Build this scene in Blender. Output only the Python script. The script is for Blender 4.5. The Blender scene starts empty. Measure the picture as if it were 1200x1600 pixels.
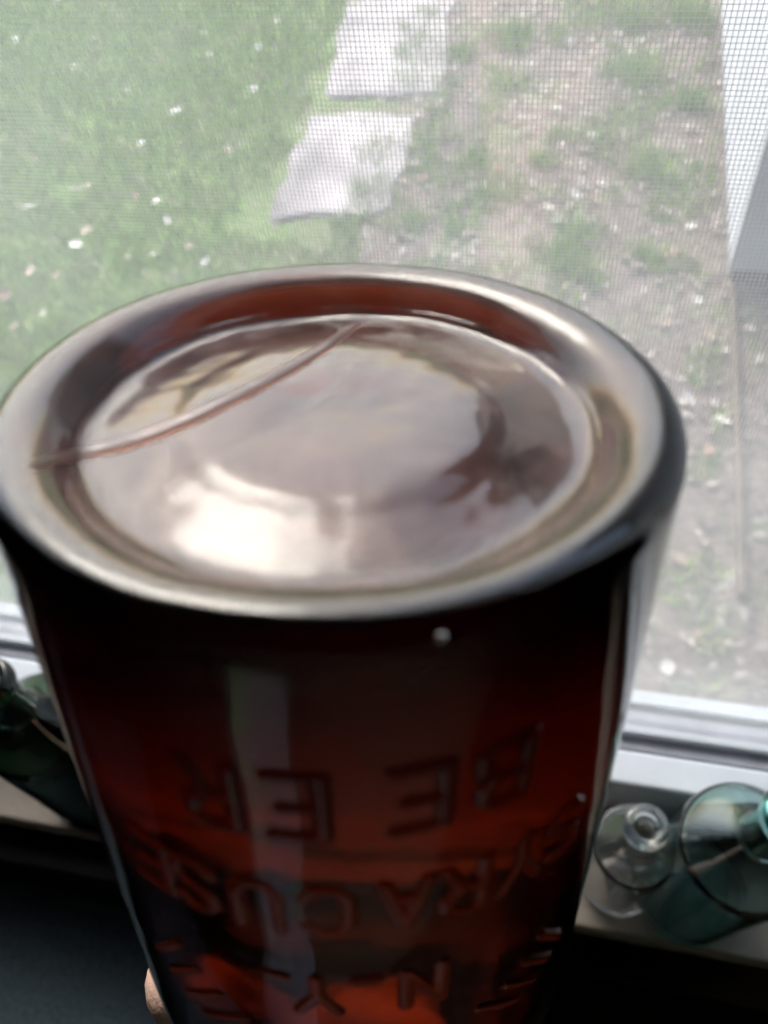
import bpy, bmesh, math, random
import numpy as np
from mathutils import Vector, Matrix, noise

random.seed(7); rng = np.random.default_rng(7)
S = bpy.context.scene
C = S.collection
Rd = math.radians

# ---------------------------------------------------------------- camera
CAM = Vector((0.0, 0.0, 2.0))                 # 2 m above the garden, 0.6 m above the shelf
AX_R = Vector((0.97676175, 0.19042766, -0.09835541))
AX_D = Vector((0.1043581, -0.8233876, -0.55780125))
AX_F = Vector((-0.18720541, 0.53457475, -0.82412619))
FPX = 1370.0                                   # focal length in pixels of the 1200x1600 photograph
cd = bpy.data.cameras.new('camera'); cam = bpy.data.objects.new('camera', cd); C.objects.link(cam)
u_ = -AX_D; b_ = -AX_F
cam.matrix_world = Matrix(((AX_R.x, u_.x, b_.x, CAM.x), (AX_R.y, u_.y, b_.y, CAM.y), (AX_R.z, u_.z, b_.z, CAM.z), (0, 0, 0, 1)))
cd.sensor_fit = 'VERTICAL'; cd.sensor_height = 24.0; cd.lens = 24.0 * FPX / 1600.0
cd.clip_start = 0.005; cd.clip_end = 500
cd.dof.use_dof = True; cd.dof.focus_distance = 0.172; cd.dof.aperture_fstop = cd.lens / 1.4
S.camera = cam

# ---------------------------------------------------------------- world, sun, exposure
SUN_TO = Vector((-0.45, 0.80, 0.85)).normalized()      # towards the veiled sun: over the garden, to the left
w = bpy.data.worlds.new('World'); S.world = w; w.use_nodes = True
nt = w.node_tree; bg = nt.nodes['Background']
sky = nt.nodes.new('ShaderNodeTexSky'); sky.sky_type = 'NISHITA'; sky.sun_disc = False
sky.sun_elevation = math.asin(SUN_TO.z); sky.sun_rotation = math.atan2(SUN_TO.x, SUN_TO.y)
sky.air_density = 1.0; sky.dust_density = 3.5; sky.ozone_density = 1.0
hs = nt.nodes.new('ShaderNodeHueSaturation'); hs.inputs['Saturation'].default_value = 1.0      # hazy, overcast white sky
nt.links.new(sky.outputs[0], hs.inputs['Color']); nt.links.new(hs.outputs[0], bg.inputs[0]); bg.inputs[1].default_value = 0.15
sd = bpy.data.lights.new('sun', 'SUN'); so = bpy.data.objects.new('sun', sd); C.objects.link(so)
sd.energy = 0.55; sd.angle = Rd(28); sd.color = (1.0, 0.99, 0.96)
so.rotation_euler = (-SUN_TO).to_track_quat('-Z', 'Y').to_euler(); so.location = (-4, 8, 9)
S.view_settings.view_transform = 'Standard'; S.view_settings.look = 'None'
S.view_settings.exposure = 2.3; S.view_settings.gamma = 1.0
S.render.engine = 'CYCLES'
S.cycles.max_bounces = 20; S.cycles.transmission_bounces = 18; S.cycles.transparent_max_bounces = 24
S.cycles.glossy_bounces = 8; S.cycles.diffuse_bounces = 4; S.cycles.use_denoising = True

# ---------------------------------------------------------------- helpers
def ray(x, y):
    x, y = float(x), float(y)
    return ((x - 600) / FPX * AX_R + (y - 800) / FPX * AX_D + AX_F)
def on_z(x, y, z):                             # pixel -> point on a level surface
    d = ray(x, y); return CAM + d * ((z - CAM.z) / d.z)
def tag(o, label=None, cat=None, group=None, kind=None):
    if label: o['label'] = label
    if cat: o['category'] = cat
    if group: o['group'] = group
    if kind: o['kind'] = kind
    return o
def link_mesh(name, verts, faces, mat=None, parent=None, smooth=False):
    me = bpy.data.meshes.new(name); me.from_pydata([tuple(v) for v in verts], [], faces); me.update()
    if smooth: me.polygons.foreach_set('use_smooth', [True] * len(me.polygons))
    if mat: me.materials.append(mat)
    o = bpy.data.objects.new(name, me); C.objects.link(o)
    if parent: o.parent = parent
    return o
def empty(name, loc=(0, 0, 0)):
    o = bpy.data.objects.new(name, None); C.objects.link(o); o.location = loc; o.empty_display_size = .02; return o
def box_vf(a, b, off=0):
    x0, y0, z0 = a; x1, y1, z1 = b
    v = [(x0, y0, z0), (x1, y0, z0), (x1, y1, z0), (x0, y1, z0), (x0, y0, z1), (x1, y0, z1), (x1, y1, z1), (x0, y1, z1)]
    f = [(0, 3, 2, 1), (4, 5, 6, 7), (0, 1, 5, 4), (1, 2, 6, 5), (2, 3, 7, 6), (3, 0, 4, 7)]
    return v, [tuple(i + off for i in q) for q in f]
def boxes(name, lst, mat, parent=None, bevel=0):
    V, F = [], []
    for a, b in lst:
        v, f = box_vf(a, b, len(V)); V += v; F += f
    o = link_mesh(name, V, F, mat, parent)
    if bevel:
        m = o.modifiers.new('bevel', 'BEVEL'); m.width = bevel; m.segments = 3; m.limit_method = 'ANGLE'
        o.data.polygons.foreach_set('use_smooth', [True] * len(o.data.polygons))
        n = o.modifiers.new('wn', 'WEIGHTED_NORMAL')
    return o
def resample(pts, step):
    out = [pts[0]]
    for a, b in zip(pts[:-1], pts[1:]):
        n = max(1, int(math.ceil(math.dist(a, b) / step)))
        for k in range(1, n + 1):
            t = k / n; out.append((a[0] + (b[0] - a[0]) * t, a[1] + (b[1] - a[1]) * t))
    return out
def catmull(pts, n=8):
    out = []
    P = [pts[0]] + list(pts) + [pts[-1]]
    for i in range(1, len(P) - 2):
        p0, p1, p2, p3 = [np.array(q, float) for q in P[i - 1:i + 3]]
        for k in range(n):
            t = k / n
            out.append(tuple(.5 * (2 * p1 + (p2 - p0) * t + (2 * p0 - 5 * p1 + 4 * p2 - p3) * t * t + (3 * p1 - p0 - 3 * p2 + p3) * t ** 3)))
    out.append(tuple(pts[-1])); return out
def lathe_vf(prof, seg, fn=None, closed=False):
    """prof: list of (r, z); ends with r==0 become poles."""
    V, F, rings = [], [], []
    for r, z in prof:
        if r < 1e-7:
            rings.append([len(V)]); V.append((0, 0, z))
        else:
            rings.append(list(range(len(V), len(V) + seg)))
            V += [(r * math.cos(2 * math.pi * k / seg), r * math.sin(2 * math.pi * k / seg), z) for k in range(seg)]
    prs = list(zip(rings[:-1], rings[1:])) + ([(rings[-1], rings[0])] if closed else [])
    for A, B in prs:
        for k in range(seg):
            k2 = (k + 1) % seg
            if len(A) == 1 and len(B) == 1: continue
            if len(A) == 1: F.append((A[0], B[k2], B[k]))
            elif len(B) == 1: F.append((A[k], A[k2], B[0]))
            else: F.append((A[k], A[k2], B[k2], B[k]))
    if fn: V = [fn(Vector(v)) for v in V]
    return V, F

# ---------------------------------------------------------------- materials
def mat(name):
    m = bpy.data.materials.new(name); m.use_nodes = True
    return m, m.node_tree, m.node_tree.nodes['Principled BSDF']
def simple(name, col, rough=.6, var=.15, scale=30, bump=0, bscale=200, metallic=0, coat=0):
    m, t, p = mat(name)
    n = t.nodes.new('ShaderNodeTexNoise'); n.inputs['Scale'].default_value = scale; n.inputs['Detail'].default_value = 6
    tc = t.nodes.new('ShaderNodeTexCoord'); t.links.new(tc.outputs['Object'], n.inputs['Vector'])
    r = t.nodes.new('ShaderNodeValToRGB'); t.links.new(n.outputs['Fac'], r.inputs[0])
    r.color_ramp.elements[0].position = .3; r.color_ramp.elements[1].position = .7
    r.color_ramp.elements[0].color = (*[c * (1 - var) for c in col], 1); r.color_ramp.elements[1].color = (*[min(1, c * (1 + var)) for c in col], 1)
    t.links.new(r.outputs[0], p.inputs['Base Color'])
    p.inputs['Roughness'].default_value = rough; p.inputs['Metallic'].default_value = metallic
    p.inputs['Coat Weight'].default_value = coat
    if bump:
        n2 = t.nodes.new('ShaderNodeTexNoise'); n2.inputs['Scale'].default_value = bscale; n2.inputs['Detail'].default_value = 5
        t.links.new(tc.outputs['Object'], n2.inputs['Vector'])
        b = t.nodes.new('ShaderNodeBump'); b.inputs['Strength'].default_value = bump; b.inputs['Distance'].default_value = .002
        t.links.new(n2.outputs['Fac'], b.inputs['Height']); t.links.new(b.outputs[0], p.inputs['Normal'])
    return m
def glass(name, dens, col, rough=.0, ior=1.51, bump=0, bscale=120, bdist=.0004, tint=(1, 1, 1)):
    m, t, p = mat(name)
    p.inputs['Base Color'].default_value = (*tint, 1); p.inputs['Roughness'].default_value = rough
    p.inputs['Transmission Weight'].default_value = 1.0; p.inputs['IOR'].default_value = ior
    if dens:
        v = t.nodes.new('ShaderNodeVolumeAbsorption'); v.inputs['Color'].default_value = (*col, 1); v.inputs['Density'].default_value = dens
        t.links.new(v.outputs[0], t.nodes['Material Output'].inputs['Volume'])
    if bump:
        tc = t.nodes.new('ShaderNodeTexCoord')
        n = t.nodes.new('ShaderNodeTexNoise'); n.inputs['Scale'].default_value = bscale; n.inputs['Detail'].default_value = 3
        t.links.new(tc.outputs['Object'], n.inputs['Vector'])
        b = t.nodes.new('ShaderNodeBump'); b.inputs['Strength'].default_value = bump; b.inputs['Distance'].default_value = bdist
        t.links.new(n.outputs['Fac'], b.inputs['Height']); t.links.new(b.outputs[0], p.inputs['Normal'])
    return m
M = {}
M['amber'] = glass('amber_glass', 1000, (.77, .51, .28), bump=.12, bscale=120, bdist=.0004)
M['amber_skin'] = glass('amber_glass_relief', 0, None, tint=(.16, .085, .05))  # dark tint puts the shade of the raised letters into the glass colour
M['seam'] = glass('seam_glass', 0, None, tint=(1, .9, .95), rough=.35)
# worn, dusty film on the bearing face and in the hollow of the base
t = M['amber'].node_tree; pr = t.nodes['Principled BSDF']
tc = t.nodes.new('ShaderNodeTexCoord'); sxyz = t.nodes.new('ShaderNodeSeparateXYZ'); t.links.new(tc.outputs['Object'], sxyz.inputs[0])
zm = t.nodes.new('ShaderNodeMapRange'); zm.inputs['From Min'].default_value = .0070; zm.inputs['From Max'].default_value = .0060; t.links.new(sxyz.outputs[2], zm.inputs['Value'])
ln_ = t.nodes.new('ShaderNodeVectorMath'); ln_.operation = 'LENGTH'; cb = t.nodes.new('ShaderNodeCombineXYZ')
t.links.new(sxyz.outputs[0], cb.inputs[0]); t.links.new(sxyz.outputs[1], cb.inputs[1]); t.links.new(cb.outputs[0], ln_.inputs[0])
rm = t.nodes.new('ShaderNodeMapRange'); rm.inputs['From Min'].default_value = .0320; rm.inputs['From Max'].default_value = .0295; t.links.new(ln_.outputs['Value'], rm.inputs['Value'])
na = t.nodes.new('ShaderNodeTexNoise'); na.inputs['Scale'].default_value = 90; na.inputs['Detail'].default_value = 8; na.inputs['Roughness'].default_value = .7; t.links.new(tc.outputs['Object'], na.inputs['Vector'])
nr_ = t.nodes.new('ShaderNodeMapRange'); nr_.inputs['From Min'].default_value = .35; nr_.inputs['From Max'].default_value = .68; nr_.inputs['To Min'].default_value = .03; nr_.inputs['To Max'].default_value = .13; t.links.new(na.outputs['Fac'], nr_.inputs['Value'])
def mul(a, b):
    x = t.nodes.new('ShaderNodeMath'); x.operation = 'MULTIPLY'; t.links.new(a, x.inputs[0]); t.links.new(b, x.inputs[1]); return x.outputs[0]
rr_ = t.nodes.new('ShaderNodeMapRange'); rr_.inputs['From Min'].default_value = .3; rr_.inputs['From Max'].default_value = .7; rr_.inputs['To Min'].default_value = .0; rr_.inputs['To Max'].default_value = .09; t.links.new(na.outputs['Fac'], rr_.inputs['Value'])
rb_ = t.nodes.new('ShaderNodeMath'); rb_.operation = 'MULTIPLY_ADD'; rb_.inputs[2].default_value = .06; t.links.new(zm.outputs[0], rb_.inputs[0]); t.links.new(rr_.outputs[0], rb_.inputs[1]); t.links.new(rb_.outputs[0], pr.inputs['Roughness'])
df = t.nodes.new('ShaderNodeBsdfDiffuse'); df.inputs[0].default_value = (.66, .39, .36, 1)  # pinkish film tint also paints in the warm glow through the amber
mxs = t.nodes.new('ShaderNodeMixShader'); t.links.new(mul(mul(zm.outputs[0], rm.outputs[0]), nr_.outputs[0]), mxs.inputs[0])
t.links.new(pr.outputs[0], mxs.inputs[1]); t.links.new(df.outputs[0], mxs.inputs[2]); t.links.new(mxs.outputs[0], t.nodes['Material Output'].inputs['Surface'])
M['aqua'] = glass('aqua_glass', 190, (.33, .68, .66), bump=.2, bscale=60)
M['clear'] = glass('clear_glass', 25, (.6, .75, .72), bump=.2, bscale=60)
M['green'] = glass('green_glass', 300, (.30, .68, .45), bump=.2, bscale=60)
M['darkglass'] = glass('dark_glass', 800, (.30, .50, .38), bump=.2, bscale=60)
M['white_paint'] = simple('white_window_paint', (.42, .46, .51), .45, .08, 14, .15, 90)
M['track'] = simple('grey_window_track', (.30, .31, .35), .5, .2, 30)
M['sill'] = simple('sill_paint', (.16, .14, .118), .6, .22, 22, .3, 120)
M['wire'] = simple('screen_wire', (.42, .42, .44), .5, .1, 40)
M['wall'] = simple('dark_wall_paint', (.10, .085, .07), .8, .15, 9, .2, 80)
M['ceil'] = simple('ceiling_paint', (.22, .20, .18), .9, .08, 5)
M['floor'] = simple('dark_floor', (.035, .025, .02), .45, .4, 12)
M['navy'] = simple('navy_cloth', (.035, .055, .070), .9, .3, 260, .6, 700)
M['brown'] = simple('brown_leather', (.07, .046, .03), .38, .5, 9, .4, 160)
M['skin'] = simple('skin', (.62, .41, .33), .5, .10, 60, .25, 900)
M['skin'].node_tree.nodes['Principled BSDF'].inputs['Subsurface Weight'].default_value = .15
M['skin'].node_tree.nodes['Principled BSDF'].inputs['Subsurface Radius'].default_value = (.006, .002, .001)
M['nail'] = simple('nail', (.62, .42, .36), .3, .05, 60)
M['siding'] = simple('white_siding', (.36, .37, .40), .55, .07, 4, .1, 60)
M['foundation'] = simple('foundation', (.05, .06, .075), .85, .35, 7, .6, 40)
M['slab'] = simple('slab_stone', (.28, .25, .252), .85, .6, 3.4, .5, 60)  # broad pale mottling paints sunlit patches into the stone colour
M['leaf_tan'] = simple('dry_leaf_tan', (.28, .21, .15), .7, .3, 20)
M['leaf_pale'] = simple('dry_leaf_pale', (.48, .45, .40), .6, .2, 20)
M['leaf_rust'] = simple('dry_leaf_rust', (.22, .13, .085), .7, .3, 20)

# dusty window pane: clear glass with a film of dust that scatters daylight
m, t, p = mat('dusty_pane'); t.nodes.remove(p)
out = t.nodes['Material Output']
tr = t.nodes.new('ShaderNodeBsdfTransparent'); tr.inputs[0].default_value = (.95, .97, .97, 1)
tl = t.nodes.new('ShaderNodeBsdfTranslucent'); tl.inputs[0].default_value = (.80, .86, .92, 1)  # pale bluish film also stands in for screen glare and lens haze
tc = t.nodes.new('ShaderNodeTexCoord')
n1 = t.nodes.new('ShaderNodeTexNoise'); n1.inputs['Scale'].default_value = 9; n1.inputs['Detail'].default_value = 7
t.links.new(tc.outputs['Object'], n1.inputs['Vector'])
mr = t.nodes.new('ShaderNodeMapRange'); mr.inputs['From Min'].default_value = .3; mr.inputs['From Max'].default_value = .7
mr.inputs['To Min'].default_value = .05; mr.inputs['To Max'].default_value = .095
t.links.new(n1.outputs['Fac'], mr.inputs['Value'])
mx = t.nodes.new('ShaderNodeMixShader'); t.links.new(mr.outputs[0], mx.inputs[0])
t.links.new(tr.outputs[0], mx.inputs[1]); t.links.new(tl.outputs[0], mx.inputs[2])
gl = t.nodes.new('ShaderNodeBsdfGlossy'); gl.inputs['Roughness'].default_value = .02
fr = t.nodes.new('ShaderNodeLayerWeight'); fr.inputs[0].default_value = .5
pw = t.nodes.new('ShaderNodeMath'); pw.operation = 'POWER'; pw.inputs[1].default_value = 5; t.links.new(fr.outputs['Facing'], pw.inputs[0])
ml = t.nodes.new('ShaderNodeMath'); ml.operation = 'MULTIPLY_ADD'; ml.inputs[1].default_value = .9; ml.inputs[2].default_value = .04; t.links.new(pw.outputs[0], ml.inputs[0])
mx2 = t.nodes.new('ShaderNodeMixShader'); t.links.new(ml.outputs[0], mx2.inputs[0])
t.links.new(mx.outputs[0], mx2.inputs[1]); t.links.new(gl.outputs[0], mx2.inputs[2])
t.links.new(mx2.outputs[0], out.inputs['Surface']); M['pane'] = m

# ground: lawn on the left of the path, bare soil with litter on the right
m, t, p = mat('garden_ground'); p.inputs['Roughness'].default_value = .95
geo = t.nodes.new('ShaderNodeNewGeometry'); sx = t.nodes.new('ShaderNodeSeparateXYZ'); t.links.new(geo.outputs['Position'], sx.inputs[0])
def noi(scale, det=6, rough=.6):
    n = t.nodes.new('ShaderNodeTexNoise'); n.inputs['Scale'].default_value = scale; n.inputs['Detail'].default_value = det
    n.inputs['Roughness'].default_value = rough; t.links.new(geo.outputs['Position'], n.inputs['Vector']); return n
def ramp(src, stops):
    r = t.nodes.new('ShaderNodeValToRGB'); t.links.new(src, r.inputs[0])
    el = r.color_ramp.elements
    while len(el) < len(stops): el.new(.5)
    for e, (pos, col) in zip(el, stops): e.position = pos; e.color = (*col, 1)
    return r
def mixc(fac, a, b):
    x = t.nodes.new('ShaderNodeMix'); x.data_type = 'RGBA'
    t.links.new(fac, x.inputs[0]); t.links.new(a, x.inputs[6]); t.links.new(b, x.inputs[7]); return x.outputs[2]
lawn = ramp(noi(9).outputs['Fac'], [(.30, (.08, .13, .04)), (.48, (.12, .20, .06)), (.62, (.18, .22, .10)), (.76, (.34, .30, .24))])
soil = ramp(noi(12, 8, .7).outputs['Fac'], [(.28, (.055, .045, .038)), (.45, (.125, .10, .088)), (.60, (.20, .165, .148)), (.74, (.34, .30, .275))])
weed = ramp(noi(4.0, 5).outputs['Fac'], [(.52, (0, 0, 0)), (.62, (.55, .55, .55))])
green = ramp(noi(30).outputs['Fac'], [(.3, (.05, .09, .03)), (.7, (.14, .20, .07))])
soil2 = mixc(weed.outputs[0], soil.outputs[0], green.outputs[0])
nb = noi(2.2, 5)
ad = t.nodes.new('ShaderNodeMath'); ad.operation = 'MULTIPLY_ADD'; ad.inputs[1].default_value = 1.0
t.links.new(nb.outputs['Fac'], ad.inputs[0]); t.links.new(sx.outputs[0], ad.inputs[2])
zr = t.nodes.new('ShaderNodeMapRange'); zr.inputs['From Min'].default_value = -.75; zr.inputs['From Max'].default_value = -.25
t.links.new(ad.outputs[0], zr.inputs['Value'])
dk = t.nodes.new('ShaderNodeHueSaturation'); dk.inputs['Value'].default_value = 1.0; dk.inputs['Saturation'].default_value = 1.25
t.links.new(mixc(zr.outputs[0], lawn.outputs[0], soil2), dk.inputs['Color']); t.links.new(dk.outputs[0], p.inputs['Base Color'])
bp = t.nodes.new('ShaderNodeBump'); bp.inputs['Strength'].default_value = .8; bp.inputs['Distance'].default_value = .03
t.links.new(noi(35, 8).outputs['Fac'], bp.inputs['Height']); t.links.new(bp.outputs[0], p.inputs['Normal']); M['ground'] = m

def blade_mat(name, a, b, straw=None):
    m, t, p = mat(name); p.inputs['Roughness'].default_value = .6
    g = t.nodes.new('ShaderNodeNewGeometry'); r = t.nodes.new('ShaderNodeValToRGB')
    r.color_ramp.elements[0].color = (*a, 1); r.color_ramp.elements[1].color = (*b, 1)
    t.links.new(g.outputs['Random Per Island'], r.inputs[0])
    if straw:                                                    # dry, straw-coloured patches
        n = t.nodes.new('ShaderNodeTexNoise'); n.inputs['Scale'].default_value = 5.5; n.inputs['Detail'].default_value = 5; n.inputs['Roughness'].default_value = .65
        t.links.new(g.outputs['Position'], n.inputs['Vector'])
        k = t.nodes.new('ShaderNodeMapRange'); k.inputs['From Min'].default_value = .50; k.inputs['From Max'].default_value = .66; k.inputs['To Max'].default_value = .85; t.links.new(n.outputs['Fac'], k.inputs['Value'])
        x = t.nodes.new('ShaderNodeMix'); x.data_type = 'RGBA'; t.links.new(k.outputs[0], x.inputs[0]); t.links.new(r.outputs[0], x.inputs[6]); x.inputs[7].default_value = (*straw, 1)
        t.links.new(x.outputs[2], p.inputs['Base Color'])
    else: t.links.new(r.outputs[0], p.inputs['Base Color'])
    return m
M['grass'] = blade_mat('grass_blade', (.08, .18, .015), (.27, .42, .06), (.38, .36, .20))
M['litter'] = blade_mat('leaf_litter_mix', (.07, .05, .04), (.30, .255, .225))

# ---------------------------------------------------------------- the setting
SILL = 1.400; RAIL = 1.4545; WY = 0.235                    # shelf height, top of bottom rail, plane of the insect screen
OX0, OX1, OZ1 = -0.78, 0.50, 2.62                            # window opening
g = link_mesh('ground', [(-150, -150, 0), (150, -150, 0), (150, 150, 0), (-150, 150, 0)], [(0, 1, 2, 3)], M['ground']); tag(g, kind='structure')

tag(boxes('wall', [((-3.0, .176, .0), (OX0, .32, 3.2)), ((OX1, .176, .0), (1.6, .32, 3.2)),
                   ((OX0, .176, .0), (OX1, .2385, SILL - .002)), ((OX0, .176, OZ1), (OX1, .32, 3.2))], M['wall']), kind='structure')
tag(boxes('floor', [((-1.65, -1.05, .55), (1.5, .1755, .60))], M['floor']), kind='structure')
tag(boxes('ceiling', [((-3.1, -1.3, 3.2), (1.7, .80, 3.36))], M['ceil']), kind='structure')
DX0, DX1, DZ = -.445, -.135, 1.345                              # unseen low opening, added behind the camera to reflect a stripe on the bottle
tag(boxes('wall_back', [((-1.75, -1.15, .0), (DX0, -1.05, 3.2)), ((DX1, -1.15, .0), (1.6, -1.05, 3.2)),
                        ((DX0, -1.15, DZ), (DX1, -1.05, 3.2)), ((DX0, -1.15, 0), (DX1, -1.05, .60))], M['wall']), kind='structure')
tag(boxes('wall_right', [((1.5, -1.049, .0), (1.6, .175, 3.2))], M['wall']), kind='structure')
tag(boxes('wall_left', [((-1.75, -1.049, .0), (-1.65, .175, 3.2))], M['wall']), kind='structure')  # unseen dark room shell, added to keep the interior dim

# shelf under the window
sh = boxes('window_sill', [((-.95, .101, SILL - .022), (.70, .1755, SILL))], M['sill'], bevel=.003)
tag(sh, kind='structure')

# window: frame, dusty pane, insect screen
win = empty('window', ((OX0 + OX1) / 2, WY, SILL))
tag(win, 'white framed window with dusty pane and fine grey insect screen', 'window')
def wpart(o):
    o.parent = win; o.matrix_parent_inverse = Matrix.Translation(-win.location); return o
wpart(boxes('bottom_rail', [((OX0 + .002, .1765, SILL), (OX1 - .002, .198, RAIL))], M['white_paint'], bevel=.0025))
wpart(boxes('screen_track', [((OX0 + .002, .2005, SILL), (OX1 - .002, .2285, RAIL - .006))], M['track'], bevel=.0015))
wpart(boxes('screen_sill', [((OX0 + .002, .2295, SILL), (OX1 - .002, .2395, RAIL - .001))], M['white_paint'], bevel=.0015))
wpart(boxes('stop_strip', [((OX0 + .05, .209, RAIL - .006), (.155, .214, RAIL + .001))], M['white_paint'], bevel=.001))
for x0, x1 in ((OX0 + .002, OX0 + .05), (OX1 - .05, OX1 - .002)):
    wpart(boxes('side_stile', [((x0, .1765, RAIL + .001), (x1, .262, OZ1 - .052))], M['white_paint'], bevel=.0025))
wpart(boxes('top_rail', [((OX0 + .002, .1765, OZ1 - .05), (OX1 - .002, .262, OZ1 - .002))], M['white_paint'], bevel=.0025))
wpart(boxes('pane', [((OX0 + .05, .2195, RAIL - .005), (OX1 - .05, .2225, OZ1 - .052))], M['pane']))
PX, PZ, TW = .0254 / 18, .0254 / 16, .00012                    # 18 x 16 mesh, 0.28 mm wire
V, F = [], []
def wire(a, b, upright):
    o = len(V)
    if upright:
        for P in (a, b): V.extend([(P[0] - TW, P[1], P[2]), (P[0], P[1] - TW, P[2]), (P[0] + TW, P[1], P[2]), (P[0], P[1] + TW, P[2])])
    else:
        for P in (a, b): V.extend([(P[0], P[1], P[2] - TW), (P[0], P[1] - TW, P[2]), (P[0], P[1], P[2] + TW), (P[0], P[1] + TW, P[2])])
    for k in range(4): F.append((o + k, o + (k + 1) % 4, o + 4 + (k + 1) % 4, o + 4 + k))
x = OX0 + .05
while x < OX1 - .05:
    j = random.gauss(0, .00004); wire((x + j, WY, RAIL - .001), (x + random.gauss(0, .00004), WY, OZ1 - .05), True); x += PX
z = RAIL
while z < OZ1 - .05:
    wire((OX0 + .05, WY + .00012, z + random.gauss(0, .00004)), (OX1 - .05, WY + .00012, z + random.gauss(0, .00004)), False); z += PZ
sc = wpart(link_mesh('insect_screen', V, F, M['wire'])); tag(sc, kind='stuff')

# ---------------------------------------------------------------- garden
# stepping path: slabs found on the ground from their corners
path = empty('path', (-.95, 3.2, 0)); tag(path, kind='structure')
def slab(px, h=.008):
    P = [on_z(x, y, h) for x, y in px]
    c = sum(P, Vector()) / len(P)
    # rounded, slightly irregular outline
    out = []
    for i in range(len(P)):
        a, b = P[i], P[(i + 1) % len(P)]
        for k in range(6):
            q = a.lerp(b, .04 + .92 * k / 5)
            q = q + Vector((noise.noise(q * 7), noise.noise(q * 7 + Vector((5, 1, 2))), 0)) * .05; out.append(q)
    n = len(out)
    V = [tuple(q - path.location) for q in out] + [tuple((q - path.location) * 1.0 - Vector((0, 0, h + .01))) for q in out]
    V += [tuple((c + (q - c) * .96 + Vector((0, 0, .008))) - path.location) for q in out]
    V.append(tuple(c + Vector((0, 0, .010)) - path.location))
    F = [(i, (i + 1) % n, n + (i + 1) % n, n + i) for i in range(n)] + [(2 * n + i, 2 * n + (i + 1) % n, (i + 1) % n, i) for i in range(n)]
    F += [(3 * n, 2 * n + (i + 1) % n, 2 * n + i) for i in range(n)]
    F = [q[::-1] for q in F] if False else F
    o = link_mesh('paving_slab', V, F, M['slab'], path); return o
slab([(552, -160), (735, -165), (722, -20), (545, -15)])
slab([(540, 0), (708, -3), (690, 148), (508, 152)])
slab([(488, 178), (650, 176), (612, 330), (412, 345)])

# grass on the lawn (uncountable)
def blades(name, pts, hmin, hmax, wd, matl, lean=.5):
    n = len(pts); h = rng.uniform(hmin, hmax, n); a = rng.uniform(0, 2 * np.pi, n); ln = rng.uniform(.1, lean, n) * h
    ww = wd * rng.uniform(.6, 1.3, n)
    cx, cy = np.cos(a), np.sin(a); la = rng.uniform(0, 2 * np.pi, n)
    v = np.zeros((n, 3, 3)); v[:, 0, 0] = pts[:, 0] - cx * ww; v[:, 0, 1] = pts[:, 1] - cy * ww
    v[:, 1, 0] = pts[:, 0] + cx * ww; v[:, 1, 1] = pts[:, 1] + cy * ww
    v[:, 2, 0] = pts[:, 0] + np.cos(la) * ln; v[:, 2, 1] = pts[:, 1] + np.sin(la) * ln; v[:, 2, 2] = h
    me = bpy.data.meshes.new(name); me.vertices.add(3 * n); me.loops.add(3 * n); me.polygons.add(n)
    me.vertices.foreach_set('co', v.ravel()); me.loops.foreach_set('vertex_index', np.arange(3 * n)); me.polygons.foreach_set('loop_start', np.arange(0, 3 * n, 3))
    me.update(); me.materials.append(matl); o = bpy.data.objects.new(name, me); C.objects.link(o); return o
N = 150000
P = np.stack([rng.uniform(-6, -.75, N), rng.uniform(.4, 7, N)], 1)
keep = np.array([noise.noise(Vector((x * 2.2, y * 2.2, 0))) + .6 * noise.noise(Vector((x * 7, y * 7, 3))) > -.9 + max(0, x + 1.5) * 1.2 for x, y in P])
# leave the slabs free
def in_path(x, y): return abs(x + 1.02 - .035 * (y - 3)) < .16 + .12 * noise.noise(Vector((x * 6, y * 6, 2))) and y > 2.5
keep &= ~np.array([in_path(x, y) for x, y in P])
tag(blades('lawn_grass', P[keep], .025, .065, .0035, M['grass'], 1.2), 'short patchy green lawn grass to the side of the stepping path', 'grass', kind='stuff')

N = 60000
P = np.stack([rng.uniform(-1.0, .44, N), rng.uniform(.5, 6.5, N)], 1)
keep = np.array([noise.noise(Vector((x * 3.1, y * 3.1, 8))) + .7 * noise.noise(Vector((x * 9, y * 9, 4))) > .16 for x, y in P])
keep &= ~np.array([in_path(x, y) for x, y in P])
tag(blades('sparse_grass', P[keep], .015, .055, .0034, M['grass'], 1.3), 'thin sparse grass and weeds spreading over the bare soil', 'grass', kind='stuff')

# loose litter on the bare soil (uncountable)
def litter(name, n, xr, yr, smin, smax, matl):
    V, F = [], []
    for i in range(n):
        x, y = random.uniform(*xr), random.uniform(*yr); s = random.uniform(smin, smax); a = random.uniform(0, 6.28)
        tx, ty = random.uniform(-.4, .4), random.uniform(-.4, .4); o = len(V)
        for k, (du, dv) in enumerate(((-1, 0), (0, -.5), (1, 0), (0, .5))):
            X, Y = s * (du * math.cos(a) - dv * math.sin(a)), s * (du * math.sin(a) + dv * math.cos(a))
            V.append((x + X, y + Y, .006 + s * .4 + tx * X + ty * Y))
        F += [(o, o + 1, o + 3), (o + 1, o + 2, o + 3)]
    return link_mesh(name, V, F, matl)
tag(litter('leaf_litter', 6000, (-.75, 1.2), (.5, 6), .007, .024, M['litter']), 'pale and brown leaf litter over bare soil beside the path', 'leaf litter', kind='stuff')
tag(litter('path_litter', 500, (-1.5, -.6), (2.4, 6), .005, .016, M['litter']), 'pale and brown leaf scraps lying on the stepping path', 'leaf litter', kind='stuff')
tag(litter('lawn_litter', 900, (-5, -.8), (.6, 6.5), .006, .018, M['litter']), 'small pale leaf scraps scattered through the lawn grass', 'leaf litter', kind='stuff')

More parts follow.
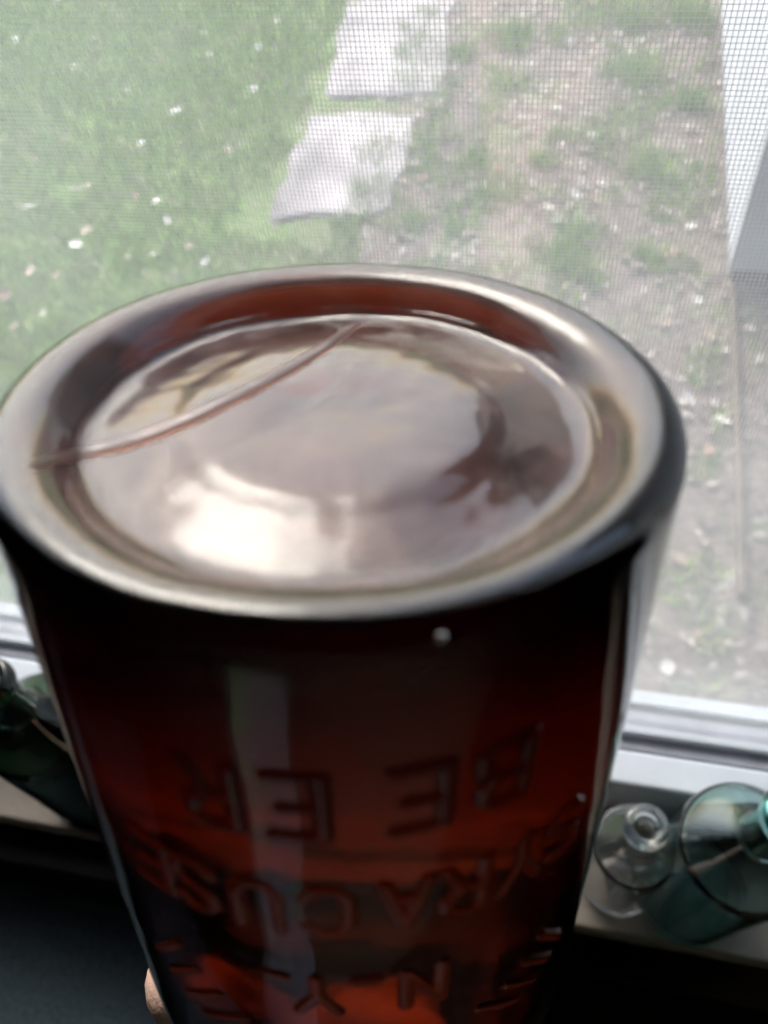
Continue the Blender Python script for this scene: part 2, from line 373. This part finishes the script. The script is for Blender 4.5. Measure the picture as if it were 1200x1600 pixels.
# single fallen leaves, each one a thing
def leaf_mesh(name, matl, L=.05, W=.02):
    V, F = [], []
    n = 7
    for i in range(n):
        t_ = i / (n - 1); wd = W * math.sin(math.pi * min(1, t_ * .92 + .06)) ** .8
        for s in (-1, 0, 1): V.append(((t_ - .5) * L, s * wd, .010 * (t_ - .5) ** 2 * 4 * .6 + (.35 * wd if s else 0) + .004))
    for i in range(n - 1):
        for j in range(2): F.append((i * 3 + j, i * 3 + j + 3, i * 3 + j + 4, i * 3 + j + 1))
    me = bpy.data.meshes.new(name); me.from_pydata(V, [], F); me.materials.append(matl); me.update()
    me.polygons.foreach_set('use_smooth', [True] * len(me.polygons)); return me
LM = [leaf_mesh('leaf_pale', M['leaf_pale']), leaf_mesh('leaf_tan', M['leaf_tan'], .06, .022), leaf_mesh('leaf_rust', M['leaf_rust'], .055, .024)]
LN = [('pale bleached fallen leaf lying in', 'bleached leaves on the ground'), ('tan dry fallen leaf lying in', 'tan leaves on the ground'), ('rust brown fallen leaf lying in', 'rust leaves on the ground')]
spots = [(120, 115, 0), (225, 235, 0), (280, 185, 0), (320, 60, 0), (435, 45, 0), (405, 85, 0), (330, 95, 0), (400, 150, 0), (205, 150, 0), (30, 70, 0), (10, 175, 0), (150, 70, 1),
         (145, 300, 1), (120, 305, 0), (50, 335, 0), (215, 315, 2), (250, 325, 0), (140, 372, 1), (125, 395, 0), (55, 435, 1), (95, 440, 2), (205, 412, 1), (245, 408, 0), (325, 420, 0), (265, 355, 0), (60, 260, 1), (105, 228, 2), (180, 30, 1), (255, 108, 2), (360, 245, 1), (95, 10, 0), (470, 215, 0), (300, 395, 1), (30, 520, 1), (75, 500, 0), (15, 470, 2),
         (630, 280, 1), (660, 275, 2), (735, 128, 2), (830, 95, 0), (870, 165, 0), (890, 60, 0), (925, 210, 0), (1010, 225, 0), (1025, 220, 1), (780, 260, 2), (800, 270, 1), (860, 320, 0), (900, 300, 0), (940, 285, 0), (930, 305, 1), (735, 360, 1), (680, 390, 1), (710, 395, 0), (1000, 60, 0), (985, 75, 0), (970, 125, 1), (830, 235, 1), (850, 215, 0), (870, 340, 0), (1010, 345, 1), (690, 155, 0), (670, 330, 2), (755, 95, 2), (1115, 300, 0), (1080, 350, 0), (1040, 395, 2), (1090, 465, 0), (1110, 520, 1), (1160, 880, 0), (1075, 620, 0), (1130, 655, 0), (1040, 500, 1), (1105, 700, 2), (1060, 870, 1), (1130, 1010, 1), (1090, 985, 1), (1045, 1040, 0)]
for x, y, k in spots:
    q = on_z(x, y, .02); o = bpy.data.objects.new('fallen_leaf', LM[k]); C.objects.link(o)
    lawn_side = q.x < -.8
    o.location = (q.x, q.y, .048 if lawn_side else .006); o.rotation_euler = (random.uniform(-.3, .3), random.uniform(-.3, .3), random.uniform(0, 6.28))
    s = random.uniform(.45, 1.05); o.scale = (s * random.uniform(.9, 1.5), s * random.uniform(.6, 1.1), s)
    tag(o, LN[k][0] + (' the lawn grass' if lawn_side else ' bare soil beside the path'), 'leaf', LN[k][1] + (', lawn side' if lawn_side else ', soil side'))

# tufts of grass growing in the bare soil
def tuft(px, r, n, h):
    q = on_z(px[0], px[1], .02)
    k = rng.integers(3, 7); cc = rng.normal(0, r * .75, (k, 2)) * .36; wch = rng.integers(0, k, n)
    pp = cc[wch] + rng.normal(0, r * .32, (n, 2))
    o = blades('grass_tuft', pp, h * .25, h * .8, .004, M['grass'], 1.3)
    o.location = (q.x, q.y, 0)
    tag(o, 'loose green grass tuft growing in the bare soil', 'grass tuft', 'tufts of grass in the soil'); return o
for px, r, n, h in [((880, 395), .10, 260, .11), ((915, 425), .08, 180, .10), ((1025, 265), .11, 260, .12), ((1010, 110), .15, 300, .14), ((960, 30), .16, 300, .12), ((1060, 20), .14, 260, .16), ((660, 215), .10, 180, .08), ((700, 335), .09, 160, .08),
                    ((790, 55), .12, 220, .09), ((720, 80), .10, 200, .08), ((780, 130), .12, 200, .08), ((640, 345), .08, 180, .08), ((740, 240), .09, 160, .07), ((1000, 400), .08, 140, .09), ((850, 250), .07, 120, .08), ((1080, 160), .10, 180, .12), ((760, 300), .07, 120, .07), ((900, 360), .07, 150, .09)]:
    tuft(px, r, n, h)

# white house wing that meets the window wall on the right
hw = empty('house_wing', (.47, 3.2, 0)); tag(hw, 'white clapboard house wing on a grey foundation beside the garden', 'house')
def hpart(o): o.parent = hw; o.matrix_parent_inverse = Matrix.Translation(-hw.location); return o
hpart(boxes('foundation', [((.475, 2.30, -.05), (3.6, 6.4, .07))], M['foundation']))
hpart(boxes('wall', [((.487, 2.30, .071), (3.59, 6.38, 3.1))], M['siding']))
z = .071
while z < 3.0:
    V = [(.460, 2.30, z), (.460, 6.4, z), (.476, 6.4, z + .118), (.476, 2.30, z + .118), (.486, 2.30, z), (.486, 6.4, z), (.486, 6.4, z + .118), (.486, 2.30, z + .118)]
    hpart(link_mesh('clapboard', V, [(3, 2, 1, 0), (4, 5, 6, 7), (0, 1, 5, 4), (2, 3, 7, 6), (0, 4, 7, 3), (1, 2, 6, 5)], M['siding'])); z += .12
hpart(boxes('corner_board', [((.456, 2.275, .072), (.58, 2.299, 3.0))], M['siding'], bevel=.002))
hpart(boxes('roof', [((.40, 2.0, 3.101), (3.7, 6.6, 3.2))], M['foundation']))

ge = boxes('garden_edging', [((.470, 1.15, -.02), (.488, 2.27, .035))], M['brown'], bevel=.003)
tag(ge, 'dark narrow timber edging board set in the soil', 'edging')

# ---------------------------------------------------------------- the amber bottle
BC = CAM + Vector((-0.02212015, 0.05626518, -0.06215583))       # centre of its base
AXIS = Vector((-0.02376735, -0.32494565, -0.94543399)).normalized(); BC = BC + AXIS * .002   # base -> mouth, the bottle is upside down
vd = -(BC - CAM).normalized(); n0 = (vd - AXIS * vd.dot(AXIS)).normalized()
Yl = -n0; Xl = Yl.cross(AXIS)
BM = Matrix(((Xl.x, Yl.x, AXIS.x, BC.x), (Xl.y, Yl.y, AXIS.y, BC.y), (Xl.z, Yl.z, AXIS.z, BC.z), (0, 0, 0, 1)))
bottle = empty('amber_bottle'); bottle.matrix_world = BM
tag(bottle, 'dark amber glass bottle with raised lettering held upside down, base up', 'bottle')
RB = .034
base = catmull([(0, .0029), (.004, .0028), (.008, .0026), (.0125, .00255), (.0148, .0027), (.0160, .0030), (.0172, .00335), (.0188, .0036), (.0210, .00395), (.0236, .0043), (.0252, .0041), (.0261, .0033), (.0270, .0022), (.0279, .0013), (.0290, .0006), (.0302, .0002), (.0314, .0)], 5)
HR = .0027
heel = [(RB - HR + HR * math.sin(a), HR - HR * math.cos(a)) for a in np.linspace(.25, math.pi / 2, 12)]
base = [q for q in base if q[0] < heel[0][0] - .0006]
shoulder = catmull([(RB, .088), (.0336, .100), (.0321, .114), (.0290, .130), (.0248, .146), (.0195, .164), (.0165, .182), (.0150, .205), (.0142, .228)], 6)
lip = [(.0165, .2285), (.0175, .231), (.0175, .240), (.0165, .2425), (.0125, .2428)]
outer = base + heel + [(RB, zz) for zz in np.linspace(.0055, .086, 36)] + shoulder + lip
inner = catmull([(.0095, .2405), (.0095, .205), (.0115, .186), (.0155, .166), (.0205, .148), (.0250, .132), (.0284, .115), (.0300, .100), (.0303, .085), (.0303, .065), (.0298, .046), (.0286, .033), (.0263, .0225), (.0225, .0150), (.0170, .0100), (.0100, .0090), (0, .0087)], 6)
inner[-1] = (0, .0087)
def old_glass(v):
    r = math.hypot(v.x, v.y)
    d = noise.noise(v * 60) * .00022 + noise.noise(v * 200 + Vector((3, 1, 7))) * .00003
    if r < .026 and v.z < .006: d = noise.noise(Vector((v.x * 120, v.y * 120, 5))) * .00032 + noise.noise(Vector((v.x * 420, v.y * 420, 1))) * .00006 + noise.noise(Vector((v.x * 900, v.y * 900, 2))) * .00002
    e = (v.x / r, v.y / r) if r > 1e-6 else (0, 0)
    k = min(1, r / .03)
    return (v.x + e[0] * d * k * (1 if v.z > .007 else .2), v.y + e[1] * d * k * (1 if v.z > .007 else .2), v.z + (d if v.z < .014 else 0))
V, F = lathe_vf(outer + inner, 160, old_glass)
gb = link_mesh('glass_body', V, [f[::-1] for f in F], M['amber'], bottle, smooth=True)
bm = bmesh.new(); bm.from_mesh(gb.data); bmesh.ops.recalc_face_normals(bm, faces=bm.faces); bm.to_mesh(gb.data); bm.free()

# raised letters: rounded ridges moulded on the body, one object per letter
G = {'B': [[(0, 0), (0, 1), (.55, 1), (.78, .88), (.78, .64), (.55, .52), (0, .52)], [(.55, .52), (.85, .40), (.85, .12), (.6, 0), (0, 0)]],
     'E': [[(.85, 1), (0, 1), (0, 0), (.85, 0)], [(0, .52), (.65, .52)]],
     'R': [[(0, 0), (0, 1), (.55, 1), (.8, .86), (.8, .62), (.55, .48), (0, .48)], [(.45, .48), (.85, 0)]],
     'S': [[(.82, .82), (.6, 1), (.22, 1), (.02, .84), (.06, .64), (.4, .52), (.78, .38), (.84, .16), (.62, 0), (.2, 0), (0, .18)]],
     'Y': [[(0, 1), (.43, .5), (.86, 1)], [(.43, .5), (.43, 0)]],
     'A': [[(0, 0), (.43, 1), (.86, 0)], [(.16, .34), (.70, .34)]],
     'C': [[(.85, .8), (.64, .98), (.28, .98), (.04, .76), (.02, .28), (.26, .02), (.64, .02), (.86, .2)]],
     'U': [[(0, 1), (0, .25), (.2, .02), (.62, .02), (.84, .25), (.84, 1)]],
     'N': [[(0, 0), (0, 1), (.84, 0), (.84, 1)]],
     '.': [[(.2, .05), (.62, .05)]],
     'I': [[(.4, 0), (.4, 1)]], '/': [[(0, 0), (.8, 1)]]}
def letter(ch, phi, zc, hgt, wid, rot=0, name='embossed_letter'):
    cr, sr = math.cos(rot), math.sin(rot); segs = []
    for pl in G[ch]:
        q = []
        for a, b in pl:
            x, y = (a - .43) * wid, (b - .5) * hgt
            q.append((x * cr - y * sr, x * sr + y * cr))
        segs += list(zip(q[:-1], q[1:]))
    A = np.array([s[0] for s in segs]); B = np.array([s[1] for s in segs])
    hw_, H, st = .00090, .00040, .00025
    lo = np.minimum(A.min(0), B.min(0)) - hw_ - st; hi = np.maximum(A.max(0), B.max(0)) + hw_ + st
    us = np.arange(lo[0], hi[0], st); vs = np.arange(lo[1], hi[1], st)
    U, W = np.meshgrid(us, vs); P = np.stack([U, W], -1)[:, :, None, :]
    ab = B - A; tt = np.clip(((P - A) * ab).sum(-1) / (ab ** 2).sum(-1), 0, 1)
    d = np.linalg.norm(P - (A + tt[..., None] * ab), axis=-1).min(-1)
    h = np.where(d < hw_, np.sqrt(np.clip(1 - (d / hw_) ** 2, 0, 1)), 0)
    V, F, idx = [], [], {}
    def vid(i, j):
        if (i, j) not in idx:
            r = RB - .00025 + (H + .00025) * h[i, j]; a = phi + us[j] / RB
            idx[(i, j)] = len(V); V.append((r * math.sin(a), -r * math.cos(a), zc + vs[i]))
        return idx[(i, j)]
    m_ = d < hw_ + st
    for i in range(len(vs) - 1):
        for j in range(len(us) - 1):
            if m_[i, j] and m_[i + 1, j] and m_[i, j + 1] and m_[i + 1, j + 1]:
                F.append((vid(i, j), vid(i, j + 1), vid(i + 1, j + 1), vid(i + 1, j)))
    return link_mesh(name, V, F, M['amber_skin'], bottle, smooth=True)
bi = BM.inverted()
def on_body(px, py):                                            # pixel -> (angle, height) on the straight body
    o_ = bi @ CAM; d_ = bi.to_3x3() @ ray(px, py)
    a_ = d_.x ** 2 + d_.y ** 2; b2 = o_.x * d_.x + o_.y * d_.y; c_ = o_.x ** 2 + o_.y ** 2 - RB ** 2
    q_ = o_ + d_ * ((-b2 - math.sqrt(max(0, b2 * b2 - a_ * c_))) / a_); return math.atan2(q_.x, -q_.y), q_.z
Z1, Z2, Z3 = on_body(560, 1262)[1], on_body(560, 1425)[1], on_body(560, 1556)[1]
for ch, px in zip('BEER', ((792, 1205), (660, 1250), (462, 1262), (325, 1235))): letter(ch, on_body(*px)[0], Z1, .0082, .0052)
for ch, px in zip('SYRACUSE', ((872, 1330), (812, 1365), (728, 1390), (636, 1410), (512, 1420), (402, 1420), (310, 1412), (252, 1395))): letter(ch, on_body(*px)[0], Z2, .0080, .0050)
for ch, px in zip('N.Y.', ((664, 1545), (572, 1545), (496, 1560), (432, 1545))): letter(ch, on_body(*px)[0], Z3, .0078, .0048)
for px, rt in (((858, 1462), 35), ((838, 1500), 40), ((812, 1535), 45), ((780, 1568), 52), ((262, 1475), -35), ((288, 1512), -40), ((318, 1550), -45), ((352, 1585), -52)):
    ph, zz = on_body(*px); letter('I', ph, zz, .0075, .004, Rd(rt))  # worn ends of the arched line of letters
# curved mould seam across the base, laid on the surface of the glass
bi = BM.inverted()
def base_height(r):
    o_ = outer
    for (r0, z0), (r1, z1) in zip(o_[:-1], o_[1:]):
        if r0 <= r <= r1 and z0 < .012: return z0 + (z1 - z0) * (r - r0) / max(1e-9, r1 - r0)
    return .004
def on_base(px, py):
    o_ = bi @ CAM; d_ = (bi.to_3x3() @ ray(px, py)); tz = .001
    for _ in range(6):
        q = o_ + d_ * ((tz - o_.z) / d_.z); tz = old_glass(Vector((q.x, q.y, base_height(math.hypot(q.x, q.y)))))[2]
    return Vector((q.x, q.y, tz))
pts = catmull([(48, 728), (90, 716), (135, 708), (200, 693), (270, 668), (340, 635), (420, 594), (480, 560), (520, 535), (545, 515), (562, 506)], 6)
ctr = [on_base(*q) for q in pts]
V, F = [], []
for i, q in enumerate(ctr):
    tg = (ctr[min(i + 1, len(ctr) - 1)] - ctr[max(i - 1, 0)]).normalized(); sd_ = tg.cross(Vector((0, 0, -1))).normalized()
    rad = .00090 * (.35 + .65 * math.sin(math.pi * min(1, max(0, (i + .5) / len(ctr)))) ** .5)
    for k in range(8):
        a = 2 * math.pi * k / 8; V.append(tuple(q + Vector((0, 0, .0001)) + sd_ * math.cos(a) * rad + Vector((0, 0, -1)) * math.sin(a) * rad * .8))
for i in range(len(ctr) - 1):
    for k in range(8): F.append((i * 8 + k, i * 8 + (k + 1) % 8, i * 8 + 8 + (k + 1) % 8, i * 8 + 8 + k))
sm = link_mesh('mould_seam', V, F, M['seam'], bottle, smooth=True)
bm = bmesh.new(); bm.from_mesh(sm.data); bmesh.ops.recalc_face_normals(bm, faces=bm.faces); bm.to_mesh(sm.data); bm.free()
sm['label'] = 'thin curved seam line running across the glass base'
# small blister on the heel
o_ = bi @ CAM; d_ = bi.to_3x3() @ ray(690, 998)
a_ = d_.x ** 2 + d_.y ** 2; bq = o_.x * d_.x + o_.y * d_.y; cq = o_.x ** 2 + o_.y ** 2 - RB ** 2
q = o_ + d_ * ((-bq - math.sqrt(max(0, bq * bq - a_ * cq))) / a_)
V, F = lathe_vf([(0, .0003), (.0002, .00026), (.0004, .0001), (.00045, -.0002)], 16)
rot = Vector((q.x, q.y, 0)).to_track_quat('Z', 'Y').to_matrix()
link_mesh('glass_blister', [q + rot @ Vector(v) for v in V], F, M['seam'], bottle, smooth=True)

# ---------------------------------------------------------------- small bottles on the shelf
def small_bottle(name, px, prof, wall, lipp, matl, label, lean=(0, 0)):
    q = on_z(px[0], px[1], SILL) if isinstance(px[0], int) else Vector((px[0], px[1], SILL))
    root = empty(name, (q.x, q.y, SILL + .0005)); root.rotation_euler = (lean[0], lean[1], 0)
    tag(root, label, 'bottle', 'old bottles standing on the window sill')
    out_ = catmull(prof, 6); top = out_[-1]
    inn = [(max(r - wall, .0), max(z_, prof[0][1] + wall * 1.6)) for r, z_ in out_]
    inn = [(r, z_ + (wall * .8 if z_ < wall * 3 else 0)) for r, z_ in inn][::-1]
    inn[0] = (inn[0][0], top[1]); inn[-1] = (0, inn[-1][1])
    clean = [inn[0]]
    for r, z_ in inn[1:]:
        if math.dist((r, z_), clean[-1]) > .0004: clean.append((r, z_))
    if clean[-1][0] > 0: clean.append((0, clean[-1][1]))
    V, F = lathe_vf(out_ + clean, 64)
    b = link_mesh('body', V, F, matl, root, smooth=True)
    bm = bmesh.new(); bm.from_mesh(b.data); bmesh.ops.remove_doubles(bm, verts=bm.verts, dist=1e-6); bmesh.ops.recalc_face_normals(bm, faces=bm.faces); bm.to_mesh(b.data); bm.free()
    r0, r1, h0, h1 = lipp
    ring = [((r0 + r1) / 2 + (r1 - r0) / 2 * math.cos(a), (h0 + h1) / 2 + (h1 - h0) / 2 * math.sin(a)) for a in np.linspace(0, 2 * math.pi, 20, endpoint=False)]
    V, F = lathe_vf(ring, 48, closed=True); l = link_mesh('lip', V, F, matl, root, smooth=True)
    bm = bmesh.new(); bm.from_mesh(l.data); bmesh.ops.recalc_face_normals(bm, faces=bm.faces); bm.to_mesh(l.data); bm.free()
    return root
def bprof(R, H, nr, sh=.62):
    return [(0, .004), (R * .55, .003), (R * .82, .0), (R * .97, .003), (R, .008), (R, H * sh * .6), (R, H * sh), (R * .9, H * (sh + .06)), (nr * 1.3, H * (sh + .15)), (nr, H * (sh + .2)), (nr, H * .93)]
small_bottle('glass_bottle', (.0640, .1335), bprof(.0235, .128, .0085), .0024, (.0058, .0118, .1195, .128), M['clear'], 'small clear glass bottle with thick ring lip beside a larger aqua bottle')
small_bottle('glass_bottle', (.1060, .1360), bprof(.0345, .175, .0115, .58), .003, (.0075, .0150, .1635, .176), M['aqua'], 'round aqua teal glass bottle standing next to the small clear bottle', lean=(.0, .10))
small_bottle('glass_bottle', (-.2330, .1300), bprof(.024, .125, .0085), .0024, (.0058, .0118, .1165, .126), M['green'], 'green tinted glass bottle standing between larger dark green bottle and upturned amber bottle')
small_bottle('glass_bottle', (-.2900, .1370), bprof(.0345, .180, .012, .6), .003, (.0075, .0150, .1685, .181), M['darkglass'], 'larger dark green glass bottle standing beside the smaller green tinted bottle')
small_bottle('glass_bottle', (-.2620, .1600), bprof(.0135, .112, .0065), .002, (.0045, .0095, .1045, .113), M['clear'], 'slim clear glass bottle standing behind the green tinted bottle')

# ---------------------------------------------------------------- dark things below the shelf
ch = empty('armchair', (-.45, -.20, .60)); tag(ch, 'dark navy cloth armchair pushed up under the window sill', 'armchair')
def cpart(o): o.parent = ch; o.matrix_parent_inverse = Matrix.Translation(-ch.location); return o
def soft(name, a, b, bev, matl):
    o = boxes(name, [(a, b)], matl); m_ = o.modifiers.new('bevel', 'BEVEL'); m_.width = bev; m_.segments = 6
    o.data.polygons.foreach_set('use_smooth', [True] * 6); s_ = o.modifiers.new('sub', 'SUBSURF'); s_.levels = 2; s_.render_levels = 2; s_.subdivision_type = 'SIMPLE'
    tx = bpy.data.textures.new('lump', 'CLOUDS'); tx.noise_scale = .16; d2 = o.modifiers.new('d', 'DISPLACE'); d2.texture = tx; d2.strength = .03
    return o
cpart(soft('backrest', (-.80, -.06, .75), (-.10, .085, 1.285), .045, M['navy']))
cpart(soft('seat', (-.76, -.62, .80), (-.12, -.06, 1.00), .05, M['navy']))
for x0 in (-.90, -.115): cpart(soft('armrest', (x0, -.62, .70), (x0 + .11, .02, 1.13), .04, M['navy']))
for x0 in (-.86, -.08):
    for y0 in (-.58, .0): cpart(boxes('leg', [((x0, y0, .601), (x0 + .04, y0 + .04, .72))], M['brown']))
st = empty('footstool', (.22, -.02, .60)); tag(st, 'dark brown leather footstool on the floor below the window sill', 'footstool')
def spart(o): o.parent = st; o.matrix_parent_inverse = Matrix.Translation(-st.location); return o
spart(soft('cushion', (.02, -.22, .86), (.30, .12, 1.08), .07, M['brown']))
spart(boxes('base', [((.05, -.19, .66), (.27, .09, .865))], M['brown'], bevel=.01))
for x0 in (.06, .22):
    for y0 in (-.18, .05): spart(boxes('leg', [((x0, y0, .601), (x0 + .03, y0 + .03, .665))], M['brown']))

# ---------------------------------------------------------------- hand that grips the shoulder and neck of the bottle
def B(phi, r, s):                                              # bottle coordinates: phi=0 faces the camera, + to the picture's left
    a = Rd(phi); return BM @ Vector((r * math.sin(a), -r * math.cos(a), s))
def nrad(s):                                                    # outer radius of the bottle at height s
    for (r0, z0), (r1, z1) in zip(outer[:-1], outer[1:]):
        if z0 <= s <= z1 and z0 > .01: return r0 + (r1 - r0) * (s - z0) / max(1e-9, z1 - z0)
    return .034
SV, SE, SR = [], [], []
def sv(p_, r): SV.append(tuple(p_)); SR.append(r); return len(SV) - 1
def chain(root, lst):
    k = root
    for p_, r in lst:
        n_ = sv(p_, r); SE.append((k, n_)); k = n_
    return k
palm = sv(B(178, nrad(.215) + .018, .222), .017)
wr = chain(palm, [(B(186, .046, .250), .021), (B(190, .064, .285), .024), (B(192, .100, .36), .028), (B(192, .14, .46), .033)])
kn = [sv(B(205, nrad(s_) + .013, s_), .0100) for s_ in (.198, .213, .228, .240)]
for k in kn: SE.append((palm, k))
for k, s_ in zip(kn, (.195, .2125, .2285, .240)):                # four fingers curl round the picture's right side
    ends = [(235, .0100, 1.0), (268, .0092, 1.0), (300, .0088, .99), (326, .0080, .98), (345, .0066, .98)]
    chain(k, [(B(a, nrad(min(.24, s_ * f_)) + r_ * .92, s_ * f_), r_) for a, r_, f_ in ends])
tb = chain(palm, [(B(140, nrad(.195) + .013, .192), .0125), (B(122, nrad(.178) + .0115, .176), .0108), (B(112, nrad(.158) + .0100, .158), .0100), (B(103, nrad(.142) + .0096, .142), .0096), (B(98, nrad(.1285) + .0082, .1285), .0078)])
me = bpy.data.meshes.new('hand'); me.from_pydata(SV, SE, []); hd = bpy.data.objects.new('hand', me); C.objects.link(hd)
me.materials.append(M['skin'])
mk = hd.modifiers.new('skin', 'SKIN'); mk.use_smooth_shade = True
for i, r in enumerate(SR): me.skin_vertices[0].data[i].radius = (r, r)
me.skin_vertices[0].data[0].use_root = True
ms = hd.modifiers.new('sub', 'SUBSURF'); ms.levels = 2; ms.render_levels = 2
tag(hd, 'bare hand gripping the neck of the upturned amber bottle, thumb along its side', 'hand')
